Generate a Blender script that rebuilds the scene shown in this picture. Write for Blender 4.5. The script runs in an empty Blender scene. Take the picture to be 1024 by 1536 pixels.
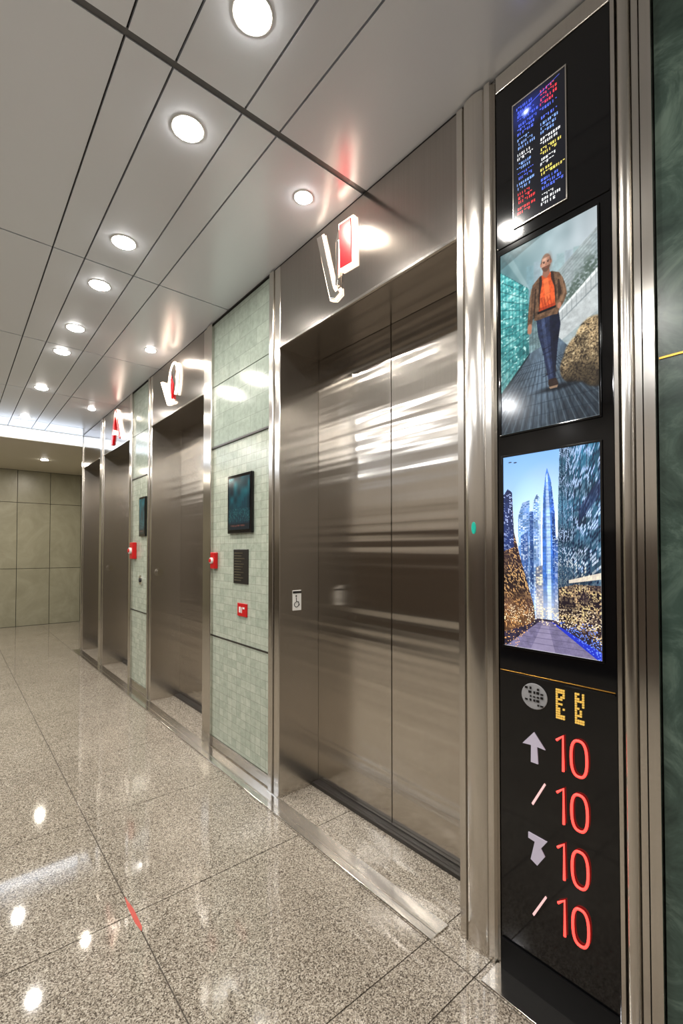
import bpy, math, random
import numpy as np
from mathutils import Vector, Matrix
random.seed(7)
rng = np.random.default_rng(11)
S = bpy.context.scene
COL = S.collection
S.view_settings.view_transform = 'Standard'
S.view_settings.look = 'None'

# ------------------------------------------------------------------ helpers
def link(o): COL.objects.link(o); return o

def empty(name, loc):
    e = bpy.data.objects.new(name, None); e.location = loc
    e.empty_display_size = 0.1
    return link(e)

def par(o, p):
    if p is not None:
        o.parent = p
        o.matrix_parent_inverse = Matrix.Translation(-Vector(p.location))
    return o

def mesh_obj(name, verts, faces, mats, midx=None, parent=None, bevel=0, smooth=False, origin=None):
    vs = np.array(verts, dtype=float)
    c = (vs.min(0) + vs.max(0)) / 2 if origin is None else np.array(origin)
    me = bpy.data.meshes.new(name)
    me.from_pydata([tuple(v - c) for v in vs], [], faces)
    if not isinstance(mats, (list, tuple)): mats = [mats]
    for m in mats: me.materials.append(m)
    if midx is not None:
        for p, i in zip(me.polygons, midx): p.material_index = i
    if smooth:
        for p in me.polygons: p.use_smooth = True
    me.update()
    o = bpy.data.objects.new(name, me); o.location = c
    link(o)
    if bevel > 0:
        b = o.modifiers.new('bevel', 'BEVEL'); b.width = bevel; b.segments = 2; b.limit_method = 'ANGLE'
    par(o, parent)
    return o

def boxes(name, bl, mats, parent=None, bevel=0):
    """bl: list of (x0,x1,y0,y1,z0,z1[,mat])"""
    V, F, M = [], [], []
    for b in bl:
        x0, x1, y0, y1, z0, z1 = b[:6]
        mi = b[6] if len(b) > 6 else 0
        n = len(V)
        V += [(x0,y0,z0),(x1,y0,z0),(x1,y1,z0),(x0,y1,z0),(x0,y0,z1),(x1,y0,z1),(x1,y1,z1),(x0,y1,z1)]
        for f in [(0,3,2,1),(4,5,6,7),(0,1,5,4),(1,2,6,5),(2,3,7,6),(3,0,4,7)]:
            F.append(tuple(n+i for i in f)); M.append(mi)
    return mesh_obj(name, V, F, mats, M, parent, bevel)

def prism_z(name, pts, z0, z1, mat, parent=None, smooth=False):
    n = len(pts)
    V = [(x,y,z0) for x,y in pts] + [(x,y,z1) for x,y in pts]
    F = [(i,(i+1)%n,n+(i+1)%n,n+i) for i in range(n)] + [tuple(range(n-1,-1,-1)), tuple(range(n,2*n))]
    o = mesh_obj(name, V, F, mat, None, parent)
    if smooth:
        for p in o.data.polygons: p.use_smooth = len(p.vertices) == 4
        es = o.modifiers.new('es', 'EDGE_SPLIT'); es.split_angle = math.radians(35)
    return o

def plate(name, yz, x0, x1, mat, parent=None, bevel=0):
    """polygon in the (y,z) wall plane extruded from x0 (front) to x1"""
    n = len(yz)
    V = [(x0,y,z) for y,z in yz] + [(x1,y,z) for y,z in yz]
    F = [tuple(range(n)), tuple(range(2*n-1,n-1,-1))] + [(i,n+i,n+(i+1)%n,(i+1)%n) for i in range(n)]
    o = mesh_obj(name, V, F, mat, None, parent, bevel)
    return o

def tube(name, pts, r, mat, parent=None, cyclic=False):
    cu = bpy.data.curves.new(name, 'CURVE'); cu.dimensions = '3D'
    sp = cu.splines.new('POLY'); sp.points.add(len(pts)-1)
    c = Vector((sum(p[0] for p in pts), sum(p[1] for p in pts), sum(p[2] for p in pts)))/len(pts)
    for i,p in enumerate(pts):
        q = Vector(p)-c; sp.points[i].co = (q.x,q.y,q.z,1)
    sp.use_cyclic_u = cyclic
    cu.bevel_depth = r; cu.bevel_resolution = 3; cu.use_fill_caps = True
    cu.materials.append(mat)
    o = bpy.data.objects.new(name, cu); o.location = c; link(o); par(o, parent)
    return o

def cyl_x(name, y, z, r, x0, x1, mat, parent=None, n=32, ry=None):
    ry = ry or r
    return plate(name, [(y+ry*math.cos(2*math.pi*i/n), z+r*math.sin(2*math.pi*i/n)) for i in range(n)], x0, x1, mat, parent, 0.0015)

# ------------------------------------------------------------------ materials
def s2l(c):
    c = np.asarray(c, dtype=float)
    return np.where(c <= 0.04045, c/12.92, ((c+0.055)/1.055)**2.4)
def rgb(r,g,b): 
    v = s2l([r/255,g/255,b/255]); return (float(v[0]),float(v[1]),float(v[2]),1)

class M:
    def __init__(s, name):
        s.m = bpy.data.materials.new(name); s.m.use_nodes = True
        s.nt = s.m.node_tree; s.N = s.nt.nodes; s.L = s.nt.links
        s.b = s.N['Principled BSDF']
        s.tc = None
    def n(s, t, **kw):
        x = s.N.new(t)
        for k,v in kw.items():
            if k in x.inputs.keys(): x.inputs[k].default_value = v
            else: setattr(x,k,v)
        return x
    def pos(s, sx=1, sy=1, sz=1):
        g = s.n('ShaderNodeNewGeometry'); mp = s.n('ShaderNodeMapping')
        mp.inputs['Scale'].default_value = (sx,sy,sz)
        s.L.new(g.outputs['Position'], mp.inputs['Vector']); return mp.outputs['Vector']
    def set(s, **kw):
        for k,v in kw.items(): s.b.inputs[k.replace('_',' ')].default_value = v
        return s
    def ramp(s, src, stops):
        r = s.n('ShaderNodeValToRGB'); el = r.color_ramp.elements
        while len(el) < len(stops): el.new(0.5)
        for e,(p,c) in zip(el, stops): e.position = p; e.color = c
        s.L.new(src, r.inputs['Fac']); return r.outputs['Color']

def steel(name, col, rough=0.25, aniso=0.75, wave=0.0, metallic=1.0, streak=True, wz=13.0, wy=0.25):
    m = M(name); m.set(Base_Color=col, Metallic=metallic, Roughness=rough)
    m.b.inputs['Anisotropic'].default_value = aniso
    t = m.n('ShaderNodeTangent'); t.direction_type='RADIAL'; t.axis='Z'
    m.L.new(t.outputs[0], m.b.inputs['Tangent'])
    if streak:
        v = m.pos(200,200,0.8)
        nz = m.n('ShaderNodeTexNoise', Scale=1.0, Detail=3.0); m.L.new(v, nz.inputs['Vector'])
        c = m.ramp(nz.outputs['Fac'], [(0.3, tuple(k*0.96 for k in col[:3])+(1,)), (0.7, tuple(min(1,k*1.03) for k in col[:3])+(1,))])
        m.L.new(c, m.b.inputs['Base Color'])
    if wave > 0:
        v2 = m.pos(wy,wy,wz)
        n2 = m.n('ShaderNodeTexNoise', Scale=1.5, Detail=1.2); m.L.new(v2, n2.inputs['Vector'])
        bp = m.n('ShaderNodeBump'); bp.inputs['Strength'].default_value = 1.0; bp.inputs['Distance'].default_value = wave
        m.L.new(n2.outputs['Fac'], bp.inputs['Height']); m.L.new(bp.outputs['Normal'], m.b.inputs['Normal'])
    return m.m

STEEL_DOOR = steel('brushed_steel_door', rgb(204,198,190), 0.16, 0.82, wave=0.0036, wz=11, wy=0.15)
STEEL = steel('brushed_steel_frame', rgb(212,207,200), 0.2, 0.7)
STEEL_HDR = steel('polished_steel_header', rgb(168,162,157), 0.16, 0.5, wave=0.002, wz=5, wy=0.5)
STEEL_POL = steel('polished_steel_trim', rgb(225,222,218), 0.12, 0.4, streak=False)
DARK = M('dark_recess').set(Base_Color=rgb(34,33,33), Roughness=0.6).m
BLACKM = M('black_plinth').set(Base_Color=rgb(10,10,11), Roughness=0.6, Specular_IOR_Level=0.12).m
DARKSTEEL = M('dark_steel').set(Base_Color=rgb(80,78,76), Metallic=0.9, Roughness=0.35).m
SEAM = M('seam_strip').set(Base_Color=rgb(96,96,98), Metallic=0.5, Roughness=0.4).m
CHROME = M('chrome').set(Base_Color=rgb(235,233,230), Metallic=1.0, Roughness=0.08).m
BRASS = M('brass').set(Base_Color=rgb(200,150,70), Metallic=1.0, Roughness=0.25).m
RED = M('red_enamel').set(Base_Color=rgb(190,14,20), Roughness=0.3).m
BLACKGLASS = M('black_glass').set(Base_Color=rgb(8,8,10), Roughness=0.07).m
WHITEPL = M('white_plastic').set(Base_Color=rgb(225,225,222), Roughness=0.4).m

def emis(name, col, st, base=None):
    m = M(name); m.set(Base_Color=base or col, Roughness=0.3)
    m.b.inputs['Emission Color'].default_value = col
    m.b.inputs['Emission Strength'].default_value = st
    return m.m
LENS = emis('downlight_lens', (1,0.95,0.88,1), 60)
LED = emis('red_led', (1,0.045,0.035,1), 3.0)
LEDW = emis('lit_grey_symbol', rgb(170,162,176), 0.4)
LEDP = emis('lit_pink_symbol', rgb(235,190,190), 0.6)
GOLD = emis('lit_gold_symbol', rgb(225,185,90), 0.4)
COVE = emis('cove_strip', (0.78,0.87,1,1), 2.8)
REDLIT = emis('red_lit_emblem', rgb(200,10,25), 0.25)
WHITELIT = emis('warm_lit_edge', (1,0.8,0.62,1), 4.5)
TEAL = emis('teal_reflection_glow', rgb(20,150,130), 0.6)

# granite floor
m = M('polished_granite')
v = m.pos()
vo = m.n('ShaderNodeTexVoronoi', Scale=300.0); m.L.new(v, vo.inputs['Vector'])
sep = m.n('ShaderNodeSeparateColor'); m.L.new(vo.outputs['Color'], sep.inputs[0])
sp = m.ramp(sep.outputs[0], [(0.0, rgb(64,57,50)), (0.2, rgb(102,94,84)), (0.45, rgb(146,137,124)), (0.8, rgb(174,166,152)), (1.0, rgb(204,197,184))])
nz = m.n('ShaderNodeTexNoise', Scale=2.5, Detail=3.0); m.L.new(v, nz.inputs['Vector'])
tn = m.ramp(nz.outputs['Fac'], [(0.3, (0.86,0.85,0.84,1)), (0.7, (1,1,1,1))])
mx = m.n('ShaderNodeMix'); mx.data_type='RGBA'; mx.blend_type='MULTIPLY'; mx.inputs['Factor'].default_value=1
m.L.new(sp, mx.inputs[6]); m.L.new(tn, mx.inputs[7]); m.L.new(mx.outputs[2], m.b.inputs['Base Color'])
m.set(Roughness=0.045); m.b.inputs['Specular IOR Level'].default_value = 0.8
GRANITE = m.m
GROUT = M('grout').set(Base_Color=rgb(76,68,60), Roughness=0.8).m

m = M('ceiling_metal_panel')
m.set(Base_Color=rgb(226,231,240), Metallic=0.22, Roughness=0.25)
CEIL = m.m

def glass_tile(name, w, h, c1, c2, rough, mort=0.0013, off=0.5):
    m = M(name)
    g = m.n('ShaderNodeNewGeometry'); sx = m.n('ShaderNodeSeparateXYZ'); cb = m.n('ShaderNodeCombineXYZ')
    m.L.new(g.outputs['Position'], sx.inputs[0]); m.L.new(sx.outputs['Y'], cb.inputs['X']); m.L.new(sx.outputs['Z'], cb.inputs['Y'])
    br = m.n('ShaderNodeTexBrick'); br.offset = off; br.inputs['Scale'].default_value=1
    br.inputs['Brick Width'].default_value=w; br.inputs['Row Height'].default_value=h; br.inputs['Mortar Size'].default_value=mort
    br.inputs['Color1'].default_value=c1; br.inputs['Color2'].default_value=c2
    br.inputs['Mortar'].default_value=tuple(k*0.66 for k in c1[:3])+(1,)
    m.L.new(cb.outputs[0], br.inputs['Vector'])
    nz = m.n('ShaderNodeTexNoise', Scale=24.0, Detail=7.0, Roughness=0.7); m.L.new(cb.outputs[0], nz.inputs['Vector'])
    tn = m.ramp(nz.outputs['Fac'], [(0.35,(0.78,0.8,0.78,1)),(0.62,(1,1,1,1))])
    mx = m.n('ShaderNodeMix'); mx.data_type='RGBA'; mx.blend_type='MULTIPLY'; mx.inputs['Factor'].default_value=1
    m.L.new(br.outputs['Color'], mx.inputs[6]); m.L.new(tn, mx.inputs[7]); m.L.new(mx.outputs[2], m.b.inputs['Base Color'])
    m.set(Roughness=rough)
    return m.m
TILE_S = glass_tile('green_mosaic_tile', 0.058, 0.048, rgb(189,195,180), rgb(170,179,164), 0.2, 0.0016, 0.0)
TILE_L = glass_tile('green_glass_tile', 0.14, 0.10, rgb(170,181,170), rgb(158,170,159), 0.13, 0.0015)

def marble(name, dark, mid, light, rough, scale=3):
    m = M(name); v = m.pos()
    nz = m.n('ShaderNodeTexNoise', Scale=float(scale), Detail=9.0, Roughness=0.68, Distortion=1.6); m.L.new(v, nz.inputs['Vector'])
    c = m.ramp(nz.outputs['Fac'], [(0.36,dark),(0.5,mid),(0.66,light)])
    m.L.new(c, m.b.inputs['Base Color']); m.set(Roughness=rough); return m.m
MARBLE = marble('dark_green_marble', rgb(46,62,55), rgb(64,82,74), rgb(100,118,107), 0.22, 5)
STONE = marble('beige_stone', rgb(142,139,119), rgb(149,146,126), rgb(158,155,135), 0.3, 2)
LEFTM = marble('taupe_stone', rgb(132,125,116), rgb(146,138,128), rgb(160,152,142), 0.3, 2)
LEFTD = marble('brown_stone', rgb(54,45,38), rgb(66,56,48), rgb(82,71,62), 0.3, 2)

# ------------------------------------------------------------------ layout (metres)
WX = 1.34      # face of the elevator wall
DX = 1.60      # door plane
CH = 2.84      # ceiling
OH = 2.38      # opening height
EL = [(0.97,2.11),(3.09,4.17),(4.84,5.82),(6.02,6.86)]

# ------------------------------------------------------------------ room shell
xs = [-2.48,-1.73,-0.98,-0.23,0.52,1.24]
ys = [-2.97,-2.22,-1.47,-0.72,0.03,0.85,1.03,1.78,2.53,3.28,4.03,4.78,5.53,6.28,7.03,7.78,8.53,9.7]
g = 0.0021
tiles = [(-2.5,2.2,-3.0,9.7,-0.06,-0.003,1)]
for i in range(len(xs)-1):
    for j in range(len(ys)-1):
        tiles.append((xs[i]+g,xs[i+1]-g,ys[j]+g,ys[j+1]-g,-0.01,0,0))
for j in range(len(ys)-1):
    if ys[j] >= 7.0: tiles.append((1.24+g,2.0,ys[j]+g,ys[j+1]-g,-0.01,0,0))
    else: tiles.append((1.24+g,1.66,ys[j]+g,ys[j+1]-g,-0.01,0,0))
boxes('floor', tiles, [GRANITE, GROUT])

cy = [-3.0,-2.39,-1.11,0.17,1.45,2.73,4.01,5.29,6.57,7.0]
cx = [-2.5,-2.0,-1.57,-1.43,-1.18,-1.04,-0.61,-0.47,-0.05,0.38,0.525,0.768,0.91,1.645]
panels = [(-2.5,2.2,-3.0,9.7,CH+0.02,CH+0.08,1),(-2.5,1.645,1.437,1.463,CH+0.004,CH+0.02,2)]
for j in range(len(cy)-1):
    ga = 0.013 if abs(cy[j]-1.45)<.01 else 0.005
    gb = 0.013 if abs(cy[j+1]-1.45)<.01 else 0.005
    for i in range(len(cx)-1):
        panels.append((cx[i]+0.0035,cx[i+1]-0.0035,cy[j]+ga,cy[j+1]-gb,CH,CH+0.015,0))
boxes('ceiling', panels, [CEIL, DARKSTEEL, SEAM])
boxes('ceiling_soffit', [(-2.5,2.0,7.0,9.7,2.69,CH,0)], [M('soffit_paint').set(Base_Color=rgb(205,198,182), Roughness=0.5).m])
boxes('cove_light', [(-2.5,1.95,6.985,6.999,2.70,2.825,0)], [COVE])

boxes('wall_right', [(1.655,1.8,-3.0,7.0,-0.05,CH+0.02,0),(WX,1.655,-3.0,0.375,0,CH,0)], [MARBLE])
bk = [(-2.5,2.1,9.75,9.85,-0.05,CH,1)]
for i in range(-7,4):
    x0 = 0.88+0.485*i
    x1 = min(x0+0.485, 1.95)
    if x1 <= x0: continue
    for z0,z1 in [(0.0,0.99),(0.99,2.13),(2.13,2.69)]:
        bk.append((max(x0,-2.5)+0.004, x1-0.004, 9.71, 9.75, z0+0.004, z1-0.004,0))
boxes('wall_back', bk, [STONE, DARK])
boxes('wall_end_return', [(1.90,2.0,7.0,9.7,0,2.69,0),(1.655,1.9,6.99,7.05,0,2.69,0)], [STONE])
lf = [(-2.65,-2.51,-3.0,9.7,-0.05,CH,1)]
for j in range(9):
    lf.append((-2.51,-2.48,-3+1.41*j+0.004,-3+1.41*(j+1)-0.004,0.1,1.5,2))
    lf.append((-2.51,-2.48,-3+1.41*j+0.004,-3+1.41*(j+1)-0.004,1.51,CH-0.01,0))
boxes('wall_left', lf, [LEFTM, DARK, LEFTD])
boxes('wall_front', [(-2.5,1.8,-3.12,-3.0,0,CH,0)], [LEFTM])

boxes('trim_1', [(1.245,WX-0.002,1.02,6.95,0.0,0.006,0),(1.275,1.285,1.02,6.95,0.006,0.0075,1),(1.245,WX-0.002,-1.5,0.83,0.0,0.006,0)], [STEEL_POL, STEEL], bevel=0.001)
boxes('trim_2', [(WX-0.003,WX,-2.9,0.372,1.773,1.778,0)], [BRASS])
boxes('trim_3', [(WX+0.004,WX+0.02,0.38,6.95,CH-0.006,CH-0.0005,0)], [DARK])
mesh_obj('red_light_streak', [(0.519,1.68,0.0006),(0.527,1.70,0.0006),(0.529,1.80,0.0006),(0.521,1.89,0.0006),(0.514,1.83,0.0006),(0.513,1.73,0.0006)], [(0,1,2,3,4,5)],
         emis('red_streak_glow', rgb(200,70,62), 0.15, rgb(176,72,62)))  # red light streak, painted as a flat, faintly glowing patch along the joint

# ------------------------------------------------------------------ elevators
def elevator(y0, y1, jn, jf, idx):
    """opening y0..y1, near jamb strip width jn, far jamb strip width jf"""
    e = empty('elevator', (WX, (y0+y1)/2, 0))
    mid = (y0+y1)/2
    boxes('header', [(WX+0.002,1.65,y0+0.001,y1-0.001,OH,CH-0.008)], [STEEL_HDR], e, 0.003)
    boxes('header_lip', [(WX-0.010,WX+0.001,y0,y1,OH,OH+0.012)], [STEEL_POL], e, 0.002)
    boxes('jamb_far', [(WX,1.65,y1,y1+0.055,0.0,CH-0.008),(WX-0.008,1.40,y1+0.058,y1+jf,0.0,CH-0.008)], [STEEL], e, 0.004)
    if jn > 0:
        boxes('jamb_near', [(WX,1.65,y0-0.055,y0,0.0,CH-0.008),(WX-0.008,1.40,y0-jn,y0-0.058,0.0,CH-0.008)], [STEEL], e, 0.004)
    else:
        boxes('jamb_near', [(WX+0.02,1.65,y0-0.05,y0,0.0,CH-0.008)], [STEEL], e, 0.003)
    boxes('door_leaf_far', [(DX,1.635,mid+0.0025,y1-0.001,0.02,OH-0.001)], [STEEL_DOOR], e, 0.002)
    boxes('door_leaf_near', [(DX,1.635,y0+0.001,mid-0.0025,0.02,OH-0.001)], [STEEL_DOOR], e, 0.002)
    boxes('door_back', [(1.637,1.65,y0,y1,0.0,OH)], [DARK], e)
    boxes('threshold', [(DX-0.045,1.635,y0+0.001,y1-0.001,0.0,0.018),(DX-0.03,DX-0.02,y0+0.002,y1-0.002,0.018,0.0195)], [DARKSTEEL], e, 0.001)
    boxes('jamb_base', [(WX-0.012,1.45,y1+0.001,y1+jf,0.0,0.012)], [STEEL_POL], e, 0.002)
    return e
E1 = elevator(*EL[0], 0, 0.10, 0)
E2 = elevator(*EL[1], 0.14, 0.09, 1)
E3 = elevator(*EL[2], 0.10, 0.10, 2)
E4 = elevator(*EL[3], 0.10, 0.10, 3)

def acc_sign(y, x, z):
    p = empty('accessibility_sign', (x, y, z))
    boxes('plate', [(x-0.028,x+0.028,y-0.004,y-0.0005,z-0.055,z+0.055)], [WHITEPL], p, 0.002)
    yy = y-0.0045
    tube('wheel',[(x-0.004+0.014*math.cos(a),yy,z-0.022+0.014*math.sin(a)) for a in [math.radians(110+20*i) for i in range(13)]],0.0018,DARK,p)
    tube('figure',[(x-0.006,yy,z+0.016),(x-0.005,yy,z-0.008),(x+0.008,yy,z-0.008),(x+0.014,yy,z-0.028)],0.0024,DARK,p)
    boxes('head',[(x-0.011,x-0.002,yy-0.001,y-0.004,z+0.019,z+0.028)],[DARK],p,0.001)
    boxes('header_band', [(x-0.028,x+0.028,y-0.0055,y-0.004,z+0.038,z+0.05)], [DARKSTEEL], p)
acc_sign(2.11, 1.452, 1.03)
def round_button(y, x, z):
    p = empty('call_button', (x,y,z))
    n=24
    for nm,r,d,mt in (('bezel',0.035,0.008,CHROME),('cap',0.022,0.014,CHROME)):
        V=[];F=[]
        for k in range(2):
            for i in range(n):
                a=2*math.pi*i/n; V.append((x+r*math.cos(a), y-(d if k else 0.0005), z+r*math.sin(a)))
        F=[(i,(i+1)%n,n+(i+1)%n,n+i) for i in range(n)]+[tuple(range(n)),tuple(range(2*n-1,n-1,-1))]
        mesh_obj(nm,V,F,mt,None,p,0.001)
round_button(4.17,1.41,1.11); round_button(5.82,1.41,1.1)

# ------------------------------------------------------------------ green wall panels
def wall_panel(y0,y1):
    p = empty('green_wall_panel', (WX,(y0+y1)/2,0))
    x0,x1 = WX+0.012,1.64
    y0+=0.001; y1-=0.001
    boxes('backing', [(x0+0.01,x1,y0,y1,0,CH-0.01)], [DARK], p)
    boxes('mosaic', [(x0,x0+0.01,y0,y1,0.075,0.733),(x0,x0+0.01,y0,y1,0.741,1.982)], [TILE_S], p)
    boxes('glass', [(x0,x0+0.01,y0,y1,1.992,2.398),(x0,x0+0.01,y0,y1,2.404,CH-0.012)], [TILE_L], p)
    boxes('rail', [(x0-0.008,x0,y0,y1,1.981,1.993),(x0-0.003,x0,y0,y1,0.732,0.742)], [DARKSTEEL], p, 0.001)
    boxes('base', [(x0-0.006,x0+0.01,y0,y1,0.0,0.072)], [STEEL], p, 0.002)
    return p
wall_panel(2.21,2.95); wall_panel(4.26,4.74)

# ------------------------------------------------------------------ painter for screens
class Canvas:
    def __init__(s, w, h):
        s.w,s.h=w,h
        s.x,s.y=np.meshgrid(np.linspace(0,1,w),np.linspace(0,1,h))
        s.a=np.zeros((h,w,3))
    def put(s,mask,col,al=1.0):
        mk=(mask*al)[...,None]; col=np.asarray(col,float)
        if col.ndim==1: col=col/255.0
        s.a=s.a*(1-mk)+col*mk
    def poly(s,pts,col,al=1.0,tex=0.0):
        mk=s.pm(pts)
        if tex>0:
            n=(1+tex*(s.noise(26,60)-0.5)*2+tex*0.6*(s.noise(90,190)-0.5)*2)[...,None]
            s.put(mk,np.clip(np.asarray(col,float)/255*n,0,1),al)
        else: s.put(mk,col,al)
    def pm(s,pts):
        ins=np.zeros(s.x.shape,bool); n=len(pts)
        for i in range(n):
            x1,y1=pts[i]; x2,y2=pts[(i+1)%n]
            if y1==y2: continue
            cond=((y1>s.y)!=(y2>s.y))&(s.x<(x2-x1)*(s.y-y1)/(y2-y1)+x1)
            ins^=cond
        return ins.astype(float)
    def em(s,cx,cy,rx,ry,soft=0.15):
        d=np.sqrt(((s.x-cx)/rx)**2+((s.y-cy)/ry)**2)
        return np.clip((1+soft-d)/(2*soft),0,1)
    def ell(s,cx,cy,rx,ry,col,al=1.0,soft=0.15): s.put(s.em(cx,cy,rx,ry,soft),col,al)
    def noise(s,nx,ny):
        gq=rng.random((ny+2,nx+2)); fx=s.x*nx; fy=s.y*ny
        ix=fx.astype(int); iy=fy.astype(int); tx=fx-ix; ty=fy-iy
        tx=tx*tx*(3-2*tx); ty=ty*ty*(3-2*ty)
        return (gq[iy,ix]*(1-tx)+gq[iy,ix+1]*tx)*(1-ty)+(gq[iy+1,ix]*(1-tx)+gq[iy+1,ix+1]*tx)*ty
    def blur(s,k=1,region=None):
        a=s.a.copy()
        for _ in range(k):
            p=np.pad(a,((1,1),(1,1),(0,0)),mode='edge')
            a=(p[1:-1,1:-1]*4+p[:-2,1:-1]*2+p[2:,1:-1]*2+p[1:-1,:-2]*2+p[1:-1,2:]*2+p[:-2,:-2]+p[:-2,2:]+p[2:,:-2]+p[2:,2:])/16
        s.a=a if region is None else s.a*(1-region[...,None])+a*region[...,None]
    def bloom(s,th=0.75,k=10,st=0.8):
        b=np.clip(s.a-th,0,1); keep=s.a
        s.a=b; s.blur(k); s.a=keep+s.a*st

def screen_mat(name, st):
    m=M(name); m.set(Base_Color=(0.01,0.01,0.012,1),Roughness=0.12)
    at=m.n('ShaderNodeAttribute'); at.attribute_name='picture'
    m.L.new(at.outputs['Color'],m.b.inputs['Emission Color']); m.b.inputs['Emission Strength'].default_value=st
    return m.m
SCR=screen_mat('screen_picture',1.2)

def screen(name, cv, y_left, y_right, z_top, z_bot, x, parent, mat=SCR):
    w,h=cv.w,cv.h
    Y=np.linspace(y_left,y_right,w); Z=np.linspace(z_top,z_bot,h)
    yc=(y_left+y_right)/2; zc=(z_top+z_bot)/2
    V=np.zeros((h,w,3)); V[...,1]=Y[None,:]-yc; V[...,2]=Z[:,None]-zc
    idx=np.arange(w*h).reshape(h,w)
    F=np.stack([idx[:-1,:-1],idx[1:,:-1],idx[1:,1:],idx[:-1,1:]],-1).reshape(-1,4)
    me=bpy.data.meshes.new(name); me.from_pydata(V.reshape(-1,3).tolist(),[],F.tolist())
    ca=me.color_attributes.new('picture','FLOAT_COLOR','POINT')
    lin=s2l(np.clip(cv.a,0,1)); d=np.ones((w*h,4)); d[:,:3]=lin.reshape(-1,3)
    ca.data.foreach_set('color',d.ravel().astype(np.float32))
    me.materials.append(mat)
    o=bpy.data.objects.new(name,me); o.location=(x,yc,zc); link(o); par(o,parent)
    return o

# --- man walking picture
def paint_man():
    c=Canvas(330,680); x,y=c.x,c.y
    mist=c.noise(4,5)*0.6+c.noise(11,18)*0.4
    sky=np.stack([0.40+0.38*x+0.26*(mist-0.5),0.55+0.26*x+0.24*(mist-0.5),0.57+0.26*x+0.24*(mist-0.5)],-1)
    c.a=np.clip(sky,0,1)
    # hazy far facades
    for k in range(9):
        x0=0.30+0.08*k; h0=0.10+0.12*rng.random()
        c.poly([(x0,h0),(x0+0.075,h0+0.01),(x0+0.075,0.6),(x0,0.6)],(120+30*rng.random(),146+30*rng.random(),150+30*rng.random()),0.45,0.15)
    c.poly([(0.02,0),(0.10,0),(0.34,0.26),(0.30,0.26)],(186,208,208),0.3)
    c.poly([(0,0.0),(0.5,0.0),(0.0,0.08)],(58,84,88),0.6,0.2)
    c.blur(3)
    # bright receding buildings on the right
    c.poly([(0.60,0.24),(1,0.10),(1,0.62),(0.60,0.60)],(150,160,160),0.75,0.14)
    for k in range(7):
        t=k/6; c.poly([(0.60,0.26+0.1*t),(1,0.11+0.12*t),(1,0.114+0.12*t),(0.60,0.263+0.1*t)],(94,106,106),0.45)
    # trees beyond the wall
    for (cx_,cy_,r_) in ((0.74,0.37,0.07),(0.84,0.33,0.08),(0.95,0.28,0.09)):
        c.put(c.em(cx_,cy_,r_,r_*0.6,0.5)*(c.noise(60,120)>0.4),(66,84,72),0.75)
    c.poly([(0.58,0.46),(1,0.30),(1,0.50),(0.60,0.60)],(188,194,194),0.95,0.08)
    c.poly([(0.58,0.455),(1,0.295),(1,0.315),(0.58,0.467)],(238,242,240),0.9)
    c.poly([(0.60,0.50),(1,0.37),(1,0.378),(0.60,0.505)],(110,120,124),0.7)
    for k in range(9): c.poly([(0.62+0.045*k,0.45-0.018*k),(0.626+0.045*k,0.45-0.018*k),(0.626+0.045*k,0.50-0.014*k),(0.62+0.045*k,0.50-0.014*k)],(120,130,132),0.7)
    # left teal glass building
    msk=c.pm([(0,0.09),(0.32,0.25),(0.32,0.62),(0,0.78)])
    tex=c.noise(30,90)*0.6+c.noise(8,20)*0.4; f=np.clip(1.25-x*1.2,0.4,1)*(0.75+0.5*(1-y))
    c.put(msk,np.clip(np.stack([0.14+0.66*tex**2.2,0.32+0.58*tex,0.34+0.54*tex],-1)*f[...,None],0,1))
    for k in range(14):
        t=k/13; c.poly([(0,0.09+0.69*t),(0.32,0.25+0.37*t),(0.32,0.253+0.37*t),(0,0.096+0.69*t)],(20,66,70),0.6)
    for k in range(8):
        xx=0.04*k+0.015; c.poly([(xx,0.09+0.5*xx),(xx+0.007,0.09+0.5*xx),(xx+0.007,0.78-0.5*xx),(xx,0.78-0.5*xx)],(20,62,68),0.45)
    n=c.noise(60,120); c.put(msk*(n>0.84),(215,252,246),0.8)
    c.poly([(0.32,0.36),(0.47,0.44),(0.47,0.58),(0.32,0.62)],(112,138,142),0.9,0.25)
    for k in range(5): c.poly([(0.33+0.03*k,0.40+.012*k),(0.337+0.03*k,0.40+.012*k),(0.337+0.03*k,0.60),(0.33+0.03*k,0.605)],(60,84,88),0.6)
    # walkway
    fl=c.pm([(0,0.78),(0.32,0.60),(0.62,0.56),(1,0.80),(1,1),(0,1)])
    sh=0.28-0.10*(y-0.6)/0.4+0.30*np.exp(-((x-0.5+0.2*(y-0.6))/0.20)**2)*(1.25-y)
    c.put(fl,np.clip(np.stack([sh*0.90,sh*1.08,sh*1.24],-1)*(0.80+0.4*c.noise(60,40)[...,None]),0,1))
    for k in range(-16,20):
        xb=0.5+0.095*k
        c.put(c.pm([(0.46,0.56),(0.463,0.56),(xb+0.010,1),(xb,1)])*fl,(140,160,172),0.35)
        c.put(c.pm([(0.466,0.56),(0.469,0.56),(xb+0.045,1),(xb+0.03,1)])*fl,(16,24,34),0.45)
    for k in range(8):
        yy=0.66+0.34*(k/8)**1.6; c.put(((abs(y-yy)<0.002)*fl),(20,30,40),0.4)
    c.poly([(0,0.77),(0.33,0.595),(0.33,0.605),(0,0.80)],(16,36,42),0.9)
    # dried bush
    bm=np.maximum.reduce([c.em(0.86,0.70,0.19,0.12,.05),c.em(0.95,0.63,0.17,0.11,.05),c.em(1.0,0.74,0.2,0.12,.05),c.em(0.76,0.73,.12,.08,.05)])
    n1=c.noise(110,200); n0=c.noise(16,30); l=np.clip(1.3-(y-0.52)*2.9,0.3,1.15)*(0.55+0.7*n0)
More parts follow.
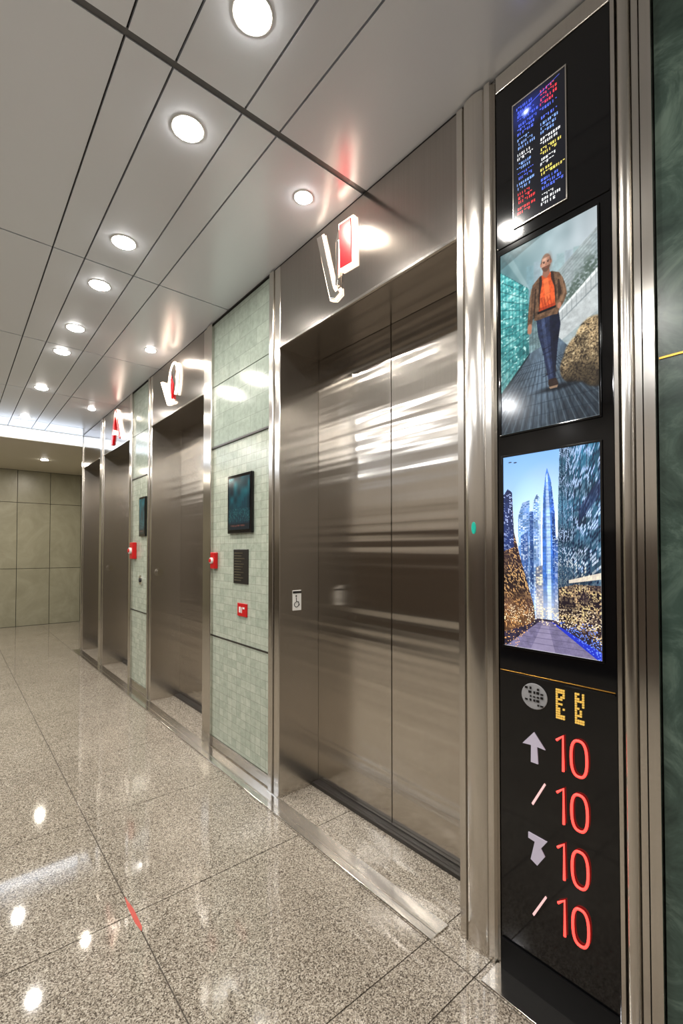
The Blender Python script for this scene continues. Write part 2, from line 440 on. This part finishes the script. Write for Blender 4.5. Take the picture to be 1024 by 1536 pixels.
    bc=np.stack([0.36+0.42*n1,0.31+0.36*n1,0.23+0.27*n1],-1)*l[...,None]
    c.put(bm,np.clip(bc,0,1)); c.put(bm*(n1<0.28),(30,22,18),0.75); c.put(bm*(n1>0.80)*(y<0.72),(224,206,164),0.75)
    c.blur(1)
    # shadow
    c.ell(0.60,0.815,0.18,0.014,(10,16,22),0.8,0.5)
    T=0.24
    # legs
    c.poly([(0.50,0.40),(0.625,0.40),(0.65,0.50),(0.62,0.60),(0.60,0.71),(0.53,0.71),(0.52,0.60),(0.49,0.50)],(18,24,42),1,T)
    c.poly([(0.52,0.70),(0.60,0.70),(0.60,0.735),(0.50,0.74)],(34,24,20))
    c.poly([(0.395,0.40),(0.57,0.40),(0.565,0.50),(0.575,0.60),(0.60,0.77),(0.525,0.775),(0.47,0.62),(0.42,0.52)],(34,44,70),1,T)
    c.poly([(0.45,0.43),(0.485,0.43),(0.52,0.60),(0.56,0.75),(0.545,0.755),(0.49,0.60)],(72,86,118),0.6,T)
    c.poly([(0.54,0.42),(0.57,0.42),(0.565,0.50),(0.575,0.60),(0.60,0.76),(0.575,0.76),(0.55,0.60)],(14,20,36),0.7)
    for (a,b) in ((0.60,0.012),(0.625,0.008),(0.74,0.01)): c.poly([(0.46,a),(0.59,a-b),(0.59,a-b+0.004),(0.47,a+0.006)],(12,18,34),0.5)
    c.poly([(0.525,0.765),(0.60,0.765),(0.625,0.80),(0.60,0.815),(0.545,0.812),(0.52,0.79)],(48,34,28),1,T)
    c.poly([(0.525,0.803),(0.62,0.803),(0.61,0.816),(0.54,0.815)],(170,140,112),0.8)
    # jacket & arms
    c.poly([(0.44,0.215),(0.57,0.215),(0.64,0.237),(0.675,0.27),(0.70,0.31),(0.715,0.36),(0.68,0.40),(0.645,0.42),(0.62,0.445),(0.565,0.44),(0.42,0.44),(0.38,0.435),(0.375,0.36),(0.355,0.30),(0.365,0.245)],(104,78,58),1,T)
    c.poly([(0.365,0.245),(0.40,0.25),(0.40,0.32),(0.37,0.40),(0.355,0.455),(0.305,0.445),(0.315,0.38),(0.335,0.30)],(98,72,54),1,T)
    c.poly([(0.395,0.27),(0.405,0.27),(0.385,0.42),(0.365,0.43),(0.375,0.38)],(36,24,18),0.8)
    c.ell(0.330,0.463,0.024,0.020,(176,122,98))
    for (hx,hy) in ((0.312,0.480),(0.323,0.485),(0.334,0.486),(0.344,0.482)): c.ell(hx,hy,0.0065,0.013,(170,116,92))
    c.poly([(0.345,0.26),(0.358,0.26),(0.343,0.36),(0.33,0.42),(0.322,0.42)],(158,124,96),0.6)
    c.poly([(0.655,0.25),(0.675,0.28),(0.70,0.35),(0.67,0.39),(0.645,0.385),(0.68,0.345)],(152,118,90),0.6)
    c.poly([(0.625,0.27),(0.64,0.27),(0.665,0.34),(0.63,0.38)],(34,24,18),0.7)
    c.ell(0.64,0.405,0.020,0.016,(176,122,98))
    # orange shirt
    c.poly([(0.460,0.214),(0.555,0.214),(0.59,0.28),(0.60,0.395),(0.52,0.41),(0.43,0.40),(0.435,0.30)],(220,90,44),1,0.16)
    c.poly([(0.48,0.24),(0.53,0.24),(0.55,0.34),(0.50,0.37)],(245,128,72),0.6)
    for k in range(4): c.poly([(0.45+0.03*k,0.33),(0.46+0.03*k,0.33),(0.49+0.028*k,0.40),(0.475+0.028*k,0.40)],(150,46,24),0.5)
    c.poly([(0.43,0.38),(0.60,0.38),(0.60,0.397),(0.52,0.41),(0.43,0.40)],(140,42,22),0.6)
    c.poly([(0.460,0.212),(0.437,0.222),(0.425,0.33),(0.437,0.40),(0.445,0.31),(0.468,0.25)],(50,34,26))
    c.poly([(0.555,0.212),(0.585,0.225),(0.612,0.33),(0.605,0.40),(0.592,0.30),(0.56,0.25)],(54,36,28))
    c.poly([(0.415,0.397),(0.605,0.397),(0.605,0.408),(0.415,0.408)],(18,16,18))
    # neck & head
    c.poly([(0.478,0.185),(0.540,0.185),(0.55,0.218),(0.51,0.238),(0.47,0.218)],(150,102,82))
    c.ell(0.508,0.156,0.050,0.043,(196,146,122),1,0.08)
    c.ell(0.457,0.160,0.009,0.011,(176,124,102)); c.ell(0.560,0.160,0.009,0.011,(168,118,96))
    c.put(c.em(0.508,0.156,0.052,0.045,.08)*(y<0.130),(128,100,82),0.8)
    c.put(c.em(0.508,0.156,0.052,0.045,.08)*(abs(x-0.508)>0.042)*(y<0.155),(84,62,48),0.8)
    c.put(c.em(0.508,0.160,0.048,0.043,.08)*(y>0.174),(84,56,42),0.85)
    c.put(c.em(0.545,0.160,0.025,0.040,.5),(110,74,58),0.45)
    c.ell(0.488,0.154,0.009,0.0035,(40,28,24)); c.ell(0.529,0.154,0.009,0.0035,(40,28,24))
    c.poly([(0.474,0.146),(0.500,0.148),(0.500,0.150),(0.474,0.149)],(60,40,30)); c.poly([(0.517,0.148),(0.543,0.146),(0.543,0.149),(0.517,0.150)],(60,40,30))
    c.poly([(0.506,0.155),(0.513,0.155),(0.518,0.171),(0.500,0.171)],(166,112,88)); c.ell(0.508,0.181,0.016,0.0025,(140,70,62))
    c.ell(0.495,0.138,0.018,0.008,(226,184,160),0.6,0.6)
    c.blur(1)
    return c

def paint_city():
    c=Canvas(330,690); x,y=c.x,c.y
    c.a=np.stack([0.54+0.62*y,0.75+0.34*y,0.93+0.10*y],-1).clip(0,0.98)*(0.95+0.06*c.noise(4,6)[...,None])
    c.ell(0.47,0.58,0.30,0.30,(250,247,250),0.9,0.8)
    big=c.noise(6,14); fine=c.noise(14,34)
    def tower(pts,base,lit,nx,ny,th,dark=0.5,skew=0.0,gain=1.0):
        mk=c.pm(pts); n=rng.random((ny,nx)); ys_=np.clip(y+skew*x,0,0.999)
        cell=n[(ys_*(ny-1)).astype(int),(np.clip(x,0,.999)*(nx-1)).astype(int)]
        gx=((x*nx)%1>0.15)&((ys_*ny)%1>0.35)
        bl=np.clip(np.asarray(base)/255.0*(0.6+0.8*big[...,None]),0,1)
        c.put(mk,bl); c.put(mk*(cell<0.25)*gx,tuple(k*dark for k in base),0.6)
        c.put(mk*(cell>th)*gx*np.clip(0.15+1.3*fine,0,1),lit,gain)
    tower([(0.17,0.32),(0.22,0.25),(0.30,0.24),(0.30,0.84),(0.17,0.84)],(110,152,208),(236,245,255),46,130,0.62,skew=0.08)
    tower([(0.30,0.30),(0.36,0.29),(0.36,0.84),(0.30,0.84)],(54,88,150),(190,220,250),60,150,0.75)
    tower([(0.34,0.25),(0.38,0.21),(0.42,0.24),(0.42,0.84),(0.34,0.84)],(120,160,214),(236,245,255),50,140,0.6)
    c.poly([(0.395,0.225),(0.42,0.24),(0.42,0.84),(0.40,0.84)],(200,222,246),0.7,0.1)
    tower([(0.20,0.42),(0.28,0.40),(0.28,0.84),(0.20,0.84)],(64,96,154),(220,232,250),60,150,0.65)
    tower([(0.36,0.58),(0.45,0.57),(0.45,0.84),(0.36,0.84)],(120,130,160),(255,240,214),60,150,0.6)
    # spire tower with curved glass facade
    c.poly([(0.475,0.115),(0.49,0.085),(0.53,0.15),(0.565,0.30),(0.585,0.55),(0.59,0.84),(0.44,0.84),(0.435,0.40),(0.45,0.22)],(72,124,206),1,0.2)
    c.poly([(0.48,0.12),(0.495,0.11),(0.52,0.35),(0.525,0.84),(0.485,0.84),(0.468,0.35)],(210,234,252),0.75,0.12)
    for k in range(5): c.poly([(0.450+0.007*k,0.25-0.02*k),(0.453+0.007*k,0.25-0.02*k),(0.446+0.010*k,0.84),(0.441+0.010*k,0.84)],(38,78,150),0.6)
    tower([(0.53,0.15),(0.565,0.30),(0.59,0.84),(0.55,0.84)],(34,74,156),(170,208,248),80,170,0.6)
    tower([(0.56,0.44),(0.62,0.42),(0.62,0.84),(0.56,0.84)],(70,104,168),(226,236,252),70,160,0.6)
    for k in range(40): yy=0.16+0.017*k; c.put((abs(y-yy)<0.0012)*c.pm([(0.475,0.115),(0.53,0.15),(0.585,0.55),(0.59,0.84),(0.44,0.84),(0.435,0.40)]),(40,80,150),0.4)
    c.ell(0.50,0.80,0.18,0.09,(255,240,222),0.6,0.9)
    # left warm building
    tower([(0.0,0.20),(0.05,0.17),(0.10,0.19),(0.12,0.40),(0.20,0.55),(0.34,0.78),(0.36,0.88),(0.0,0.95)],(50,36,38),(255,204,136),66,170,0.66,skew=-0.35)
    tower([(0.0,0.20),(0.05,0.17),(0.10,0.19),(0.12,0.48),(0.0,0.50)],(34,48,92),(190,206,244),60,150,0.75,skew=-0.2)
    c.put(c.em(0.10,0.85,0.22,0.10,0.9)*c.pm([(0,0.5),(0.2,0.55),(0.36,0.88),(0,0.95)]),(240,160,80),0.35)
    # right big facade
    mk=c.pm([(0.62,0.0),(1,0.0),(1,0.93),(0.60,0.86),(0.59,0.70),(0.60,0.30)])
    f=np.clip((x-0.57)/0.43,0.02,1)
    c.put(mk,np.clip(np.stack([0.14+0.08*y,0.23+0.14*(1-y),0.48-0.20*y],-1)*(0.55+0.9*big[...,None]),0,1))
    u=np.log(f+0.15)*22; vv=(y-0.85)/(f+0.55)*74
    n=rng.random((200,80)); cell=n[(vv.astype(int))%200,(u.astype(int))%80]
    line=((vv%1)>0.35)&((u%1)>0.16)
    c.put(mk*line*(cell<0.25),(12,20,48),0.8)
    for k in range(7):
        xx=0.64+0.06*k; c.poly([(xx,0),(xx+0.008,0),(xx*0.8+0.13,0.88),(xx*0.8+0.122,0.88)],(12,22,54),0.6)
    c.put(mk*line*(cell>0.55)*np.clip((0.72-y)*6,0,1)*np.clip(fine*1.5,0,1),(200,222,255),0.95)
    tower([(0.60,0.68),(0.75,0.66),(1,0.66),(1,0.93),(0.60,0.86)],(44,32,40),(255,222,164),90,190,0.58)
    c.put(mk*line*(cell>0.6)*np.clip((y-0.45)*4,0,1)*(y<0.68)*fine,(255,228,180),0.9)
    c.poly([(0.80,0.30),(1,0.16),(1,0.24),(0.80,0.37)],(16,30,72),0.6)
    c.poly([(0.70,0.640),(1,0.60),(1,0.63),(0.70,0.655)],(255,240,215),0.8)
    # street
    c.poly([(0.37,0.84),(0.56,0.84),(0.72,0.87),(1,0.93),(1,1),(0,1),(0,0.93),(0.3,0.87)],(52,44,62),1,0.3)
    c.poly([(0.41,0.85),(0.52,0.85),(0.98,1),(0.02,1)],(122,114,146),1,0.1)
    c.poly([(0.44,0.85),(0.48,0.85),(0.56,1),(0.30,1)],(160,150,178),0.6)
    for k in range(6):
        yy=0.86+0.14*(k/6)**1.5; c.put((abs(y-yy)<0.0015)*c.pm([(0.41,0.85),(0.52,0.85),(0.98,1),(0.02,1)]),(80,74,104),0.6)
    c.poly([(0.52,0.85),(0.535,0.85),(1,0.965),(1,1),(0.96,1)],(36,54,190))
    n=rng.random((230,110)); cell=n[(y*229).astype(int),(x*109).astype(int)]
    c.put(((y>0.84)&(cell>0.93)&(x<0.38-(y-0.84)*1.5)).astype(float),(255,200,120),0.9)
    c.put(((y>0.84)&(cell>0.80)&(x>0.56+(y-0.84)*2.6)).astype(float),(120,160,255),0.9)
    c.put(((y>0.78)&(y<0.87)&(cell>0.86)).astype(float),(255,236,200),0.9)
    c.ell(0.08,0.03,0.02,0.003,(30,40,60)); c.ell(0.14,0.035,0.02,0.003,(30,40,60))
    c.bloom(0.8,6,0.7)
    return c

def paint_board():
    c=Canvas(240,600); x,y=c.x,c.y
    c.a[:]=np.array([7,10,20])/255
    def word(xx,yy,w,h,col):
        q=xx
        while q<xx+w:
            l=0.018+0.022*rng.random()
            k=rng.integers(0,4)
            if k!=0: c.poly([(q,yy),(q+0.014,yy),(q+0.014,yy+h),(q,yy+h)],col)
            if k!=1: c.poly([(q,yy),(q+l,yy),(q+l,yy+0.0065),(q,yy+0.0065)],col)
            if k>=2: c.poly([(q,yy+h/2),(q+l,yy+h/2),(q+l,yy+h/2+0.006),(q,yy+h/2+0.006)],col)
            if k==3: c.poly([(q,yy+h-0.006),(q+l,yy+h-0.006),(q+l,yy+h),(q,yy+h)],col)
            q+=l+0.016
    BL=(98,126,255); RD=(255,66,70); WH=(225,232,255); YE=(240,205,120); B2=(140,168,255)
    groups=[(0.04,BL,RD,4),(0.185,BL,BL,3),(0.30,B2,B2,3),(0.42,WH,WH,2),(0.50,B2,YE,2),(0.58,BL,WH,2),(0.66,B2,YE,2),(0.74,RD,BL,3),(0.86,RD,WH,3)]
    for y0,ca,cb,n in groups:
        for r in range(n):
            yy=y0+r*0.034
            if rng.random()>0.06: word(0.06+0.05*rng.random(),yy,0.22+0.2*rng.random(),0.021,ca)
            if rng.random()>0.06: word(0.53+0.03*rng.random(),yy,0.2+0.22*rng.random(),0.021,cb)
    c.ell(0.30,0.12,0.30,0.09,(60,90,255),0.5,0.9); c.ell(0.26,0.12,0.06,0.022,(235,240,255),0.95,0.7)  # blue flare with a white core, painted into the sign picture
    c.poly([(0.10,0.10),(0.9,0.02),(0.9,0.026),(0.10,0.108)],(110,130,255),0.6)
    c.bloom(0.5,6,0.7)
    return c

def paint_small():
    c=Canvas(90,108); x,y=c.x,c.y
    n=c.noise(6,7)
    c.a=np.stack([0.01+0.03*n,0.10+0.40*n*(1-y),0.13+0.40*n*(1-y)],-1)
    for k in range(9):
        xx=0.05+0.1*k; h=0.35+0.3*rng.random()
        c.poly([(xx,1-h),(xx+0.07,1-h),(xx+0.07,0.9),(xx,0.9)],(8,44,56),0.7)
    m=rng.random((108,90)); c.put(((m>0.88)&(y>0.6)&(y<0.85)).astype(float),(110,210,180),0.6)
    c.put((y>0.88).astype(float),(6,20,26)); c.put(((m>0.5)&(y>0.91)&(y<0.94)&(x>.1)&(x<.8)).astype(float),(190,90,70),0.7)
    c.blur(1)
    return c

# ------------------------------------------------------------------ information display
D = empty('information_display', (WX,0.64,0))
Y0,Y1 = 0.475,0.815
FX = 1.336
boxes('board_body', [(FX,1.645,Y0,Y1,0.0,2.775)], [BLACKGLASS], D, 0.002)
boxes('board_top_cap', [(FX-0.002,1.645,Y0,Y1,2.777,CH-0.008)], [STEEL], D, 0.002)
boxes('board_seams', [(FX-0.003,FX-0.0002,Y0+0.004,Y1-0.004,0.926,0.929,1),(FX-0.004,FX-0.0002,Y0+0.004,Y1-0.004,0.918,0.924,0),
                      (FX-0.008,FX-0.0002,Y0+0.002,Y1-0.002,0.0,0.10,2),(FX-0.003,FX-0.0002,Y0+0.004,Y1-0.004,2.262,2.268,0)], [BLACKGLASS, BRASS, BLACKM], D, 0.001)
def framed(nm, y_l, y_r, zt, zb, cv, fm, w=0.006, x=FX):
    boxes(nm+'_frame', [(x-0.005,x-0.0002,y_r-w,y_l+w,zt,zt+w),(x-0.005,x-0.0002,y_r-w,y_l+w,zb-w,zb),
                        (x-0.005,x-0.0002,y_l,y_l+w,zb,zt),(x-0.005,x-0.0002,y_r-w,y_r,zb,zt)], [fm], D, 0.001)
    screen(nm, cv, y_l, y_r, zt, zb, x-0.003, D)
framed('screen_man', 0.800,0.510,2.238,1.665, paint_man(), BLACKGLASS)
framed('screen_city', 0.795,0.510,1.592,1.006, paint_city(), BLACKGLASS)
framed('screen_directory', 0.752,0.592,2.69,2.305, paint_board(), STEEL, 0.004)

LR=0.0036
def led_one(y,z,h):
    tube('digit_1',[(FX-0.006,y+0.018,z+h*0.34),(FX-0.006,y,z+h*0.5),(FX-0.006,y,z-h*0.5)],LR,LED,D)
def led_zero(y,z,h):
    pts=[]
    for i in range(28):
        a=2*math.pi*i/28; ca,sa=math.cos(a),math.sin(a)
        pts.append((FX-0.006, y+0.021*math.copysign(abs(ca)**0.75,ca), z+h*0.5*math.copysign(abs(sa)**0.8,sa)))
    tube('digit_0',pts,LR,LED,D,True)
for z in (0.728,0.581,0.427,0.272):
    led_one(0.615,z,0.098); led_zero(0.572,z,0.098)
ax=FX-0.004
def sym(pts,mt): plate('symbol',pts,ax,FX-0.0003,mt,D)
sym([(0.702,0.762),(0.668,0.720),(0.693,0.722),(0.690,0.672),(0.712,0.672),(0.711,0.722),(0.738,0.720)],LEDW)
sym([(0.722,0.462),(0.722,0.445),(0.702,0.442),(0.715,0.386),(0.695,0.376),(0.672,0.412),(0.684,0.430),(0.665,0.458)],LEDW)
for zc in (0.585,0.262):
    sym([(0.672,zc+0.038),(0.668,zc+0.034),(0.706,zc-0.038),(0.711,zc-0.034)],LEDP)
cyl_x('speaker_disc',0.700,0.868,0.038,ax,FX-0.0003,M('grey_disc').set(Base_Color=rgb(150,150,152),Roughness=0.5).m,D,ry=0.040)
dots=[]
for i in range(5):
    for j in range(5):
        yy=0.672+0.012*i; zz=0.842+0.0115*j
        if rng.random()>0.3: dots.append((ax-0.002,ax,yy,yy+0.004+0.005*rng.random(),zz,zz+0.004+0.004*rng.random()))
boxes('speaker_holes',dots,[BLACKGLASS],D)
gl=[]
for yb in (0.615,0.562):
    for k in range(13):
        zz=0.822+k*0.0066
        for i in range(4):
            if (i==0) or (k in (0,1)) or rng.random()>0.6:
                gl.append((ax,FX-0.0003,yb+0.018-i*0.0065-0.0025,yb+0.018-i*0.0065+0.0025,zz,zz+0.0048))
boxes('gold_segments',gl,[GOLD],D)

# ------------------------------------------------------------------ steel columns around the display
def arc(yc,xc,ry,rx,n=14):
    return [(xc-rx*math.sin(math.pi*i/n), yc+ry*math.cos(math.pi*i/n)) for i in range(n+1)]
pts=[(1.60,0.918),(WX+0.006,0.968),(WX-0.004,0.968),(WX-0.004,0.945),(WX+0.006,0.943)] + arc(0.900,WX,0.040,0.014) + [(WX+0.006,0.857),(WX-0.012,0.854),(WX-0.012,0.834),(WX+0.002,0.832),(WX-0.004,0.818),(1.60,0.818)]
prism_z('trim_4',pts,0.0,CH-0.008,STEEL,smooth=True)
pts=[(1.60,0.472),(WX-0.010,0.472),(WX-0.010,0.462),(WX+0.003,0.460)]+arc(0.443,WX,0.016,0.014)+[(WX+0.004,0.425),(WX-0.008,0.423)]+[(WX-0.008,0.408),(WX+0.003,0.406),(WX-0.014,0.403),(WX-0.014,0.378),(1.60,0.378)]
prism_z('trim_5',pts,0.0,CH-0.008,STEEL,smooth=True)
cyl_x('teal_reflection',0.900,1.375,0.020,WX-0.0175,WX-0.011,TEAL,None,ry=0.008)  # screen reflection on the column, added as a small glowing teal disc

# ------------------------------------------------------------------ emblems
X0,X1=WX-0.016,WX+0.0015
p=empty('elevator_emblem',(WX,1.63,2.62))
L1=[(1.765,2.795),(1.725,2.790),(1.640,2.50),(1.622,2.475),(1.600,2.478),(1.595,2.460),(1.630,2.448),(1.662,2.462)]
plate('leg_long',L1,X0,X1,CHROME,p,0.003)
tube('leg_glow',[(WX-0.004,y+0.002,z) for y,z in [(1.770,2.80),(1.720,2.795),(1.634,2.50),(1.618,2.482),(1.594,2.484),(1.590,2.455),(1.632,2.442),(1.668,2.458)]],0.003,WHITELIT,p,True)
plate('leg_short',[(1.622,2.50),(1.605,2.50),(1.598,2.70),(1.580,2.755),(1.607,2.740),(1.620,2.70)],X0,X1,CHROME,p,0.002)
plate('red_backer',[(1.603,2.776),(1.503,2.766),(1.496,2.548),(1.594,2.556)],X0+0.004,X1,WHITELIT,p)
plate('red_face',[(1.594,2.765),(1.513,2.757),(1.508,2.558),(1.587,2.565)],X0-0.003,X0+0.003,REDLIT,p,0.002)
p=empty('elevator_emblem',(WX,3.66,2.62))
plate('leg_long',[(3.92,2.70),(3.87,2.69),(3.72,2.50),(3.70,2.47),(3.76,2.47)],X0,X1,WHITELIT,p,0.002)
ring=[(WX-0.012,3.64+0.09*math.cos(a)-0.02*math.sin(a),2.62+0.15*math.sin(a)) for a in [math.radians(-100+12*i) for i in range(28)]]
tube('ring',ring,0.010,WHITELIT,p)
plate('swirl',[(3.70,2.72),(3.64,2.78),(3.58,2.74),(3.60,2.66),(3.56,2.58),(3.62,2.52),(3.61,2.60),(3.66,2.66)],X0,X1,CHROME,p,0.002)
plate('accent',[(3.69,2.66),(3.65,2.70),(3.63,2.60),(3.67,2.50)],X0,X1,REDLIT,p,0.002)
p=empty('elevator_emblem',(WX,5.28,2.60))
plate('leg_left',[(5.47,2.44),(5.41,2.44),(5.28,2.78),(5.33,2.80)],X0,X1,REDLIT,p,0.002)
plate('leg_right',[(5.33,2.80),(5.27,2.78),(5.08,2.46),(5.16,2.46)],X0-0.002,X1,REDLIT,p,0.002)
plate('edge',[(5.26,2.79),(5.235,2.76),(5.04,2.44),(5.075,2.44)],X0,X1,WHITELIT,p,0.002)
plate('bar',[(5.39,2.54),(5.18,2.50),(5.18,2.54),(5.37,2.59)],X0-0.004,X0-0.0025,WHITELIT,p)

# ------------------------------------------------------------------ things on the green panels
px=WX+0.012
def wall_monitor(yl,yr,zt,zb):
    p=empty('wall_monitor',(px,(yl+yr)/2,(zt+zb)/2))
    boxes('bezel',[(px-0.018,px-0.0003,yr,yl,zb,zt)],[BLACKGLASS],p,0.004)
    screen('picture',paint_small(),yl-0.02,yr+0.02,zt-0.02,zb+0.022,px-0.0195,p)
wall_monitor(2.705,2.40,1.765,1.405); wall_monitor(4.50,4.32,1.79,1.43)
def plaque(yl,yr,zt,zb):
    p=empty('instruction_plaque',(px,(yl+yr)/2,(zt+zb)/2))
    boxes('plate',[(px-0.006,px-0.0003,yr,yl,zb,zt)],[DARKSTEEL],p,0.002)
    ln=[]
    z=zt-0.02
    while z>zb+0.015:
        w=(yl-yr)*(0.45+0.4*random.random()); ln.append((px-0.0075,px-0.006,yl-0.015-w,yl-0.015,z-0.006,z)); z-=0.0165
    boxes('engraved_lines',ln,[STEEL_POL],p)
plaque(2.645,2.462,1.308,1.10)
def firesign(yc,zc,w,h):
    p=empty('fire_call_sign',(px,yc,zc))
    boxes('plate',[(px-0.008,px-0.0003,yc-w/2,yc+w/2,zc-h/2,zc+h/2)],[RED],p,0.002)
    boxes('pictogram',[(px-0.0095,px-0.008,yc+w*0.12,yc+w*0.3,zc-h*.22,zc+h*.22),(px-0.0095,px-0.008,yc-w*0.3,yc-w*0.1,zc+h*.08,zc+h*.22),
                       (px-0.0095,px-0.008,yc-w*0.02,yc+w*0.04,zc-h*.24,zc+h*.2)],[WHITEPL],p)
firesign(2.53,0.945,0.115,0.078)
def alarm(yc,zc,s=1.0):
    p=empty('fire_alarm_button',(px,yc,zc))
    boxes('housing',[(px-0.03*s,px-0.0003,yc-0.035*s,yc+0.035*s,zc-0.06*s,zc+0.06*s)],[RED],p,0.005)
    cyl_x('knob',yc,zc,0.022*s,px-0.045*s,px-0.0295*s,WHITEPL,p)
    cyl_x('knob_cap',yc,zc,0.014*s,px-0.052*s,px-0.0445*s,RED,p)
alarm(2.905,1.235,0.9); alarm(4.66,1.30,1.3)
p=empty('key_switch',(px,4.47,1.03)); cyl_x('bezel',4.47,1.03,0.045,px-0.012,px-0.0003,CHROME,p); cyl_x('core',4.47,1.03,0.02,px-0.02,px-0.0115,DARK,p)

# ------------------------------------------------------------------ downlights (ring, domed diffuser, lamp)
def downlight(x,y,z=CH,r=0.052,power=9,col=(1,0.97,0.93)):
    p=empty('recessed_downlight',(x,y,z))
    n=32
    def lathe(nm,prof,mat,cap=False):
        V=[];F=[]
        for pr,pz in prof:
            for i in range(n):
                a=2*math.pi*i/n; V.append((x+pr*math.cos(a),y+pr*math.sin(a),z+pz))
        for k in range(len(prof)-1):
            for i in range(n): F.append((k*n+i,k*n+(i+1)%n,(k+1)*n+(i+1)%n,(k+1)*n+i))
        if cap: F.append(tuple((len(prof)-1)*n+i for i in range(n-1,-1,-1)))
        mesh_obj(nm,V,F,mat,None,p,smooth=True)
    lathe('ring',[(r+0.008,0.0),(r+0.007,-0.003),(r+0.003,-0.004),(r,-0.002),(r-0.001,0.0)],WHITEPL)
    lathe('lens',[(r*math.cos(t),-0.001-0.016*math.sin(t)) for t in [math.radians(15*k) for k in range(6)]],LENS,True)
    l=bpy.data.lights.new('lamp','AREA'); l.shape='DISK'; l.size=r*1.7; l.energy=power; l.color=col
    o=bpy.data.objects.new('lamp',l); o.location=(x,y,z-0.020); link(o); par(o,p)
for y in (-1.9,-0.4,1.165,1.64,2.46,2.95,3.63,4.13,5.18,6.45): downlight(0.645,y,power=7.6,col=(1,0.95,0.88))  # the ones behind the camera are unseen, added for ambient light
for y in (1.64,3.66,5.6): downlight(1.16,y,r=0.036,power=6,col=(1,0.86,0.70))
for y in (-1.9,-0.4,1.0,2.4,3.6,4.8,6.2): downlight(-0.83,y,power=10.5,col=(1,0.97,0.93))  # unseen row, added for ambient fill and light bands in the doors
for y in (-1.0,0.8,2.6,4.4,6.2): downlight(-1.8,y,power=13,col=(0.96,0.98,1))  # second unseen row, added further left for fill and door reflections
for x in (1.09,0.0,-1.3): downlight(x,8.35,z=2.69,power=15,col=(1,0.9,0.75))

# ------------------------------------------------------------------ world, camera
w=bpy.data.worlds.new('world'); S.world=w; w.use_nodes=True
w.node_tree.nodes['Background'].inputs[0].default_value=(0.6,0.65,0.7,1); w.node_tree.nodes['Background'].inputs[1].default_value=0.3
cam=bpy.data.cameras.new('camera'); co=bpy.data.objects.new('camera',cam); link(co)
co.location=(0,0,1.3); co.rotation_euler=(math.radians(91.2),0,math.radians(-40))
cam.sensor_fit='HORIZONTAL'; cam.sensor_width=36; cam.lens=36*700/1024; cam.shift_y=0.0423; cam.clip_start=0.02
S.camera=co
